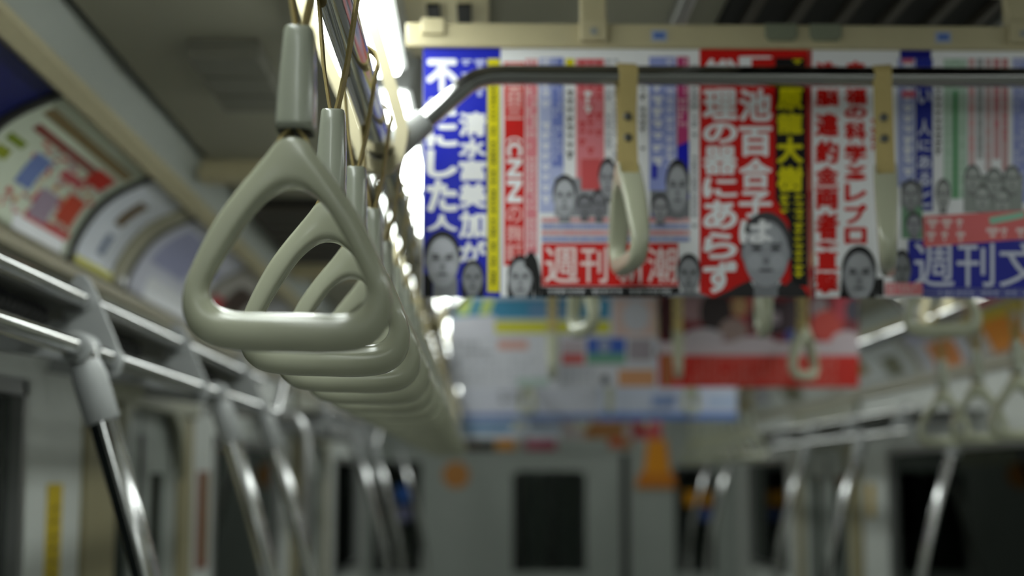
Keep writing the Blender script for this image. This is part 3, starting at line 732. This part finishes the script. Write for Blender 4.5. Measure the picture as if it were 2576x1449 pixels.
for x, y, rx, ry, c in ((1680, 800, 26, 60, (60, 22, 28)), (1745, 770, 40, 40, (150, 120, 124)), (1800, 785, 40, 55, (48, 38, 40)), (1845, 830, 36, 30, (150, 128, 124)), (1890, 780, 34, 40, (160, 60, 66)),
                        (1935, 800, 52, 46, (56, 44, 52)), (1952, 800, 18, 15, (160, 146, 156)), (1990, 800, 30, 50, (70, 56, 64)), (1990, 845, 16, 16, (70, 80, 150)), (2060, 775, 22, 30, (150, 136, 142)), (2080, 820, 40, 40, (196, 74, 66)),
                        (2120, 770, 24, 40, (180, 66, 80)), (2145, 780, 20, 30, (70, 66, 80)), (1860, 770, 20, 26, (176, 140, 100)), (1770, 850, 50, 24, (186, 176, 184)), (1900, 870, 60, 24, (190, 178, 186)), (2130, 860, 40, 28, (196, 180, 188))):
    P.oval(x, y, rx, ry, c, 2)
P.rect(1657, 865, 2160, 896, (196, 182, 190), 3)
P.rect(1657, 894, 2160, 974, (200, 40, 28), 4); P.marks(1740, 898, 2110, 968, (214, 120, 110), 5, 5, size=14, rows=True, fill=.9); P.rect(1665, 890, 1690, 970, (170, 110, 70), 5)
P.done('hanging_poster', 'poster with people and a red text band behind the front posters', group='posters hanging further down the aisle')
P = Print(6.90, 1158, 1500, 850, 1056, (206, 208, 222)); P.rect(1158, 1040, 1500, 1056, (112, 134, 190)); P.marks(1255, 985, 1390, 1015, (120, 122, 126), 2, size=24, rows=True, fill=.6); P.rect(1158, 850, 1500, 975, (214, 214, 226))
P.done('hanging_poster', 'plain whitish poster with thin blue lower edge, left one of the third pair', group='posters hanging further down the aisle')
P = Print(6.90, 1504, 1855, 850, 1056, (202, 208, 228)); P.rect(1504, 1038, 1855, 1056, (96, 132, 206)); P.rect(1640, 995, 1700, 1022, (130, 152, 206)); P.rect(1780, 1000, 1850, 1020, (170, 190, 226)); P.rect(1740, 985, 1760, 1015, (150, 156, 160))
P.done('hanging_poster', 'pale blue poster with bright blue lower edge, right one of the third pair', group='posters hanging further down the aisle')
P = Print(8.75, 1163, 1410, 985, 1104, (192, 198, 208)); P.rect(1163, 1064, 1290, 1080, (50, 110, 160)); P.rect(1163, 1082, 1280, 1090, (120, 150, 180)); P.rect(1330, 1060, 1410, 1085, (130, 140, 160))
P.done('hanging_poster', 'small distant poster with dark blue stripe just above the end door, left one', group='posters hanging further down the aisle')
P = Print(8.75, 1413, 1664, 985, 1104, (160, 150, 150)); P.rect(1470, 1062, 1570, 1104, (150, 104, 60)); P.rect(1590, 1062, 1664, 1104, (160, 62, 66)); P.rect(1413, 985, 1664, 1050, (196, 200, 214))
P.done('hanging_poster', 'small distant poster with orange brown and red patches above the end door, right one', group='posters hanging further down the aisle')
# bills on the end wall
for x0, x1, y0, y1, c, c2, lb in ((1165, 1245, 1108, 1133, (40, 26, 16), (70, 44, 22), 'dark brown bill above the left side of the end door'), (1247, 1297, 1102, 1131, (200, 130, 20), (210, 150, 40), 'small orange bill above the end door'),
                              (1320, 1400, 1098, 1132, (150, 60, 84), (170, 90, 110), 'magenta bill above the end door'), (1530, 1590, 1092, 1128, (150, 96, 40), (190, 60, 50), 'orange brown bill right above the end door')):
    P = Print(YE - .004, x0, x1, y0, y1, c, .003); P.rect(x0 + 8, y0 + 6, (x0 + x1) / 2, y1 - 6, c2); P.done('wall_bill', lb, 'poster', 'bills over the end door')
# orange tag-shaped sign and the round sticker on the end door
def plate(name, pts, Y, th, m, label, cat, marks=()):
    b = MB(m); b.prism([at(x, y, Y) for x, y in pts], (0, th, 0), .001)
    for col, poly in marks: b.use(ink(col)).poly([at(x, y, Y - .0015) for x, y in poly])
    return tag(b.build(name), label, cat)
plate('warning_sign', [(1628, 1105), (1676, 1105), (1684, 1180), (1704, 1226), (1598, 1226), (1622, 1180)], YE - .04, .03, ink((216, 140, 10)), 'orange keystone shaped sign on the end wall right of the door', 'sign', [((190, 112, 20), [(1606, 1192), (1696, 1192), (1702, 1222), (1602, 1222)])])
plate('round_sticker', [(1147 + 34 * math.cos(a), 1195 + 34 * math.sin(a)) for a in [i * math.pi / 14 for i in range(28)]], YE, .003, ink((176, 120, 60)), 'round orange sticker on the end door left of its window', 'sticker')
for x0, x1, y0, y1, c, lb in ((1000, 1030, 1222, 1262, (40, 90, 170), 'blue notice on the left window of the end wall'), (1722, 1800, 1235, 1272, (190, 130, 10), 'yellow notice on the right window of the end wall'), (1762, 1806, 1282, 1308, (70, 90, 150), 'small blue notice below the yellow one on the end wall')):
    P = Print(YE + .012, x0, x1, y0, y1, c, .003); P.done('notice', lb, 'notice')
P = Print(YE + .012, 1000, 1032, 1276, 1310, (110, 110, 140), .003); P.done('notice', 'pale violet notice below the blue one on the left window', 'notice')

# ---------------------------------------------------------------- poster holder
def holder(y, label, full):
    o = empty('poster_holder', W(.471, y, .64), label, 'poster holder'); c = o.location
    b = MB(M_BEIGE); b.box(W(-.115, y - .012, .642) - c, W(1.09, y + .012, .679) - c, .003); b.build('bar', o)
    ZZ = .747
    for x0, x1 in ((.145, .186), (.790, .831)):
        b = MB(M_BEIGE); b.box(W(x0, y - .022, .650) - c, W(x1, y + .018, .685) - c, .003); b.box(W(x0 + .001, y - .014, .67) - c, W(x1 - .001, y + .012, .735) - c, .003); b.box(W(x0 - .01, y - .03, .735) - c, W(x1 + .01, y + .03, ZZ) - c, .003)
        b.use(M_CAST); b.tube([W((x0 + x1) / 2, y - .024, .664) - c, W((x0 + x1) / 2, y - .020, .664) - c], .006, 14); b.build('bracket', o)
    if full:
        b = MB(M_BEIGE); b.box(W(-.092, y - .018, .660) - c, W(-.057, y + .018, .685) - c, .002); b.build('end_clip', o)
        for x in (.447, .514):
            b = MB(mat('clip_grey_green', (.22, .24, .17), .4)); b.prism([W(x + dx, y - .018, z) - c for dx, z in ((-.024, .679), (-.024, .660), (-.018, .653), (.018, .653), (.024, .660), (.024, .679))], (0, .006, 0), .001); b.build('magnet_clip', o)
        for x in (.264, .692):
            b = MB(ink((170, 180, 206))); b.box(W(x - .012, y - .0135, .652) - c, W(x + .012, y - .0125, .669) - c)
            b.use(ink((86, 120, 196))); b.box(W(x - .008, y - .0142, .656) - c, W(x + .008, y - .0135, .665) - c); b.build('sticker', o)
    return o
holder(2.205, 'beige bar holder clamping the two front magazine posters', True)
holder(4.505, 'beige bar holder of the second pair of hanging posters', False)
holder(6.905, 'beige bar holder of the third pair of hanging posters', False)
holder(8.755, 'beige bar holder of the farthest pair of hanging posters', False)

# ---------------------------------------------------------------- curved advertisements in the coves
def ad(y0, y1, paper, patches, label, right=False, black=False):
    b = MB(ink(paper)); cove_sheet(b, .06, .97, y0, y1, .004, right, .002)
    for t0, t1, f0, f1, col in patches:
        b.use(ink(col)); cove_sheet(b, .06 + .91 * t0, .06 + .91 * t1, y0 + (y1 - y0) * f0, y0 + (y1 - y0) * f1, .0052, right, None, 4)
    tag(b.build('curved_advertisement', fix=False), label, 'advertisement', 'advertisements along the %s cove' % ('right' if right else 'left'))
def edge(y0, y1, n, m=None):
    b = MB(m or M_RUBBER_HOLLOW); cove_sheet(b, .03, .985, y0, y1, .008, False, .008); return struct(b.build('trim_%d' % n))
ad(1.55, 2.68, (18, 32, 120), [(.0, .45, .55, .96, (60, 60, 130)), (.55, .9, .3, .8, (16, 40, 110))], 'dark blue curved advertisement at the left edge of the photo')
pat = [(.86, .93, .05, .95, (140, 120, 80)), (.74, .80, .12, .9, (150, 70, 60)), (.55, .62, .06, .2, (130, 150, 20)), (.42, .5, .06, .16, (150, 160, 20)), (.35, .62, .3, .44, (120, 140, 200)), (.66, .82, .72, .92, (200, 40, 24)), (.08, .3, .06, .14, (190, 60, 80)),
       (.0, .16, .42, .92, (246, 247, 252)), (.16, .24, .5, .95, (206, 60, 60)), (.28, .5, .74, .92, (206, 70, 40)), (.56, .64, .55, .75, (200, 80, 90)), (.2, .42, .52, .7, (170, 150, 170))]
for i in range(110):
    t, f = random.uniform(.14, .76), random.uniform(.25, .93); c = random.choice(((214, 90, 80), (206, 120, 120), (216, 150, 90), (150, 150, 160), (200, 60, 60), (230, 200, 205)))
    pat.append((t, t + random.uniform(.02, .05), f, f + random.uniform(.015, .05), c))
ad(2.725, 3.45, (226, 234, 214), pat, 'pale curved advertisement with red and pink print above the luggage rack')
ad(3.50, 3.86, (236, 240, 250), [(.5, .82, .4, .62, (112, 88, 50)), (.22, .4, .46, .62, (120, 134, 164)), (.0, .09, .0, 1, (206, 200, 40))], 'narrow white curved notice with brown bar and yellow lower edge')
ad(4.04, 4.95, (226, 227, 242), [(.4, .9, .1, .6, (176, 178, 214)), (.0, .3, .2, .9, (244, 245, 250)), (.6, .75, .6, .9, (150, 150, 190))], 'lavender white curved advertisement left of the strap row')
ad(5.02, 5.75, (190, 186, 180), [(.1, .5, .05, .4, (190, 50, 60)), (.4, .8, .3, .8, (70, 50, 40)), (.05, .3, .5, .9, (170, 60, 60))], 'curved advertisement with red and dark patches seen through the nearest strap')
ad(5.85, 7.0, (200, 200, 204), [(.2, .5, .2, .4, (190, 80, 60)), (.5, .8, .5, .8, (150, 150, 160))], 'distant pale curved advertisement with one red patch on the left cove')
ad(7.1, 11.0, (190, 192, 192), [(.3, .6, .1, .5, (120, 150, 190))], 'farthest curved advertisement on the left cove')
ad(1.6, 5.4, (200, 200, 206), [], 'blank pale curved advertisement on the right cove beyond the frame', True)
ad(5.45, 6.35, (196, 190, 186), [(.05, .6, .35, .8, (206, 130, 40)), (.6, .9, .1, .9, (190, 170, 60))], 'curved advertisement with orange block at the right edge of the photo', True)
ad(6.42, 7.2, (196, 196, 204), [(.0, .5, .2, .7, (206, 130, 70)), (.6, .8, .1, .9, (170, 170, 196))], 'curved advertisement with small orange patch on the right cove', True)
ad(7.3, 8.9, (200, 204, 204), [(.1, .5, .1, .3, (120, 120, 100)), (.3, .7, .5, .7, (150, 130, 80))], 'curved advertisement with grey spots on the right cove', True)
ad(9.0, 11.8, (196, 200, 196), [(.1, .5, .3, .5, (110, 110, 90)), (.3, .7, .7, .8, (150, 150, 170))], 'farthest curved advertisement on the right cove', True)
edge(2.68, 2.72, 21); edge(3.455, 3.495, 22); edge(4.0, 4.035, 23)
edge(3.87, 3.995, 24, M_CREAM)
o = MB(M_SATIN); o.tube([cove(.1, 3.935, .0, False), cove(.1, 3.935, .014, False), cove(.1, 3.935, .02, False)], [.02, .02, .012], 20); tag(o.build('round_stud'), 'shiny round stud at the foot of the cream rib between advertisements', 'stud')

# ---------------------------------------------------------------- luggage racks and stanchions
UP, LO = (-.665, .2985), (-.62, .2015)
def bracket_outline():
    px = [(186, 693), (199, 689), (213, 692), (226, 705), (240, 735), (262, 790), (285, 845), (301, 888), (306, 915), (299, 942), (284, 953), (268, 949), (252, 930), (232, 900), (206, 868), (176, 832), (161, 806), (158, 786), (164, 762), (174, 735), (180, 708)]
    return [at(x, y, 2.52) - W(0, 2.52, 0) for x, y in px]
BRK = bracket_outline()
def rack(y0, y1, brackets, label, right=False, end=True, coils=()):
    g = (lambda x: mx(x)) if right else (lambda x: x)
    o = empty('luggage_rack', W(g(-.8), (y0 + y1) / 2, .214), label, 'luggage rack'); c = o.location
    b = MB(M_CHROME); b.tube([W(g(UP[0]), y0, UP[1]) - c, W(g(UP[0]), y1 - .05, UP[1]) - c], .0138, 24); b.build('upper_rail', o)
    p = [W(g(LO[0]), y0, LO[1]) - c, W(g(LO[0]), y1 - .05, LO[1]) - c]
    if end: p += [W(g(LO[0]), y1 - .02, LO[1] + .003) - c, W(g(LO[0] + .002), y1, LO[1] + .018) - c, W(g(LO[0] + .018), y1 + .02, LO[1] + .10) - c]
    b = MB(M_CHROME); b.tube(p, .0150, 24); b.build('lower_rail', o)
    for y in brackets:
        b = MB(M_CAST); b.prism([W(g(q.x), y, q.z) - c for q in BRK], (0, .014, 0), .003)
        b.prism([W(g(q[0]), y + .002, q[1]) - c for q in ((-.64, .19), (-.655, .262), (-.94, .278), (-.955, .235))], (0, .010, 0), .002)
        b.tube([W(g(UP[0]), y - .012, UP[1]) - c, W(g(UP[0]), y + .026, UP[1]) - c], .0185, 20); b.tube([W(g(LO[0]), y - .010, LO[1]) - c, W(g(LO[0]), y + .024, LO[1]) - c], .0195, 20)
        b.build('bracket', o)
    b = MB(M_MESH); n = int((y1 - y0) / .0155)
    for i in range(n + 1):
        y = y0 + (y1 - .05 - y0) * i / n; b.tube([W(g(-.672), y, .282) - c, W(g(-.957), y, .292) - c], .0024, 5)
    for k in range(15):
        x = -.675 - .0198 * k; b.tube([W(g(x), y0, .2845 + .0007 * k) - c, W(g(x), y1 - .05, .2845 + .0007 * k) - c], .0030, 6)
    b.build('shelf_mesh', o)
    for a, e in coils:
        n = int((e - a) / .028); pts = [W(g(-.705 + .011 * math.cos(2 * math.pi * k / 10)), a + .028 * k / 10, .262 + .012 * math.sin(2 * math.pi * k / 10)) - c for k in range(n * 10)]
        b = MB(M_COIL); b.tube(pts, .0045, 6); tag(b.build('hook_coil', o), 'black coiled wire hooks')
    return o
rack(-2.0, 4.60, (-.7, .55, 1.75, 2.52, 3.32, 4.20), 'chrome luggage rack with grey brackets on the left wall nearest the camera', coils=((1.2, 2.44), (2.62, 3.1), (3.5, 4.0)))
rack(6.25, 8.9, (6.4, 7.2, 8.0, 8.75), 'farther luggage rack on the left wall beyond the doorway')
rack(6.3, 11.0, (6.5, 7.4, 8.3, 9.2, 10.1, 10.8), 'chrome luggage rack along the right wall', True)

def stanchion(y, label, right=False):
    s = -1 if right else 1; x = mx(LO[0]) if right else LO[0]
    o = empty('stanchion_pole', W(x, y, LO[1]), label, 'pole', 'slanting grab poles below the luggage racks')
    path = smooth_path([(0, 0, 0), (s * .034, 0, -.10), (s * .118, 0, -.37), (s * .175, 0, -.62), (s * .205, 0, -.90), (s * .21, 0, -1.25), (s * .21, 0, -1.814)], 6)
    b = MB(M_CHROME); b.tube(path, .0215, 28); b.build('tube', o)
    d = Vector((s * .034, 0, -.10)).normalized()
    b = MB(M_CAST)
    b.tube([d * .012, d * .03, d * .045, d * .116, d * .120], [.018, .0245, .0270, .0270, .0235], 28)
    b.tube([(0, -.032, 0), (0, -.030, 0), (0, -.022, 0), (0, -.020, 0), (0, .020, 0), (0, .022, 0), (0, .030, 0), (0, .032, 0)], [.020, .0245, .0245, .0215, .0215, .0245, .0245, .020], 28)
    b.build('socket', o)
    return o
stanchion(1.30, 'slanting chrome pole left of the camera, outside the frame')
for y, lb in ((2.34, 'nearest slanting chrome pole with big grey socket at the left'), (3.55, 'second slanting chrome pole at the left, by the second rack bracket'), (4.28, 'third slanting chrome pole at the left, at the end of the near rack'),
              (7.3, 'slanting chrome pole under the farther left rack, first of its trio'), (8.5, 'slanting chrome pole under the farther left rack, middle of its trio'), (11.4, 'slanting chrome pole far on the left close to the end wall')): stanchion(y, lb)
for y, lb in ((5.6, 'slanting chrome pole at the right, nearest one below the right hand straps'), (7.05, 'slanting chrome pole at the right with a bright glint, second one'), (8.25, 'slanting chrome pole at the right with a bright glint, third one'),
              (10.7, 'dim slanting pole far on the right, fourth one'), (11.7, 'farthest slanting pole on the right with a small glint')): stanchion(y, lb, True)
# straight door-side pole on the left
b = MB(M_SATIN); b.tube([W(-.60, 5.25, -1.6), W(-.60, 5.25, .0), W(-.605, 5.25, .16), W(-.64, 5.25, .22), W(-.955, 5.25, .24)], .016, 20)
tag(b.build('door_pole'), 'dull straight grab pole beside the left doorway', 'pole')

# ---------------------------------------------------------------- stickers and panels on the left wall
b = MB(ink((186, 162, 10))); b.box(W(XL, 3.385, -.32), W(XL + .002, 3.505, -.008))
b.use(ink((30, 26, 6)))
for k in range(9):
    z = -.06 - .029 * k
    for q in range(3):
        y = 3.42 + .018 * q + random.uniform(-.003, .003); zz = z + random.uniform(-.004, .004)
        b.poly([W(XL + .0025, y, zz), W(XL + .0025, y + .012, zz), W(XL + .0025, y + .012, zz - .008), W(XL + .0025, y, zz - .008)])
tag(b.build('warning_sticker', fix=False), 'tall yellow sticker with black marks on the left wall panel', 'sticker')
b = MB(ink((120, 70, 56))); b.box(W(XL, 5.16, -.30), W(XL + .003, 5.38, .03)); b.use(ink((120, 100, 70))); b.box(W(XL + .003, 5.26, -.28), W(XL + .0035, 5.37, .02)); tag(b.build('wall_bill'), 'tall reddish orange bill beside the left doorway', 'poster')
b = MB(ink((180, 150, 40))); b.box(W(XR - .002, 8.2, -.20), W(XR, 8.34, -.02)); tag(b.build('warning_sticker'), 'small yellowish sticker on the right wall between window and door', 'sticker')
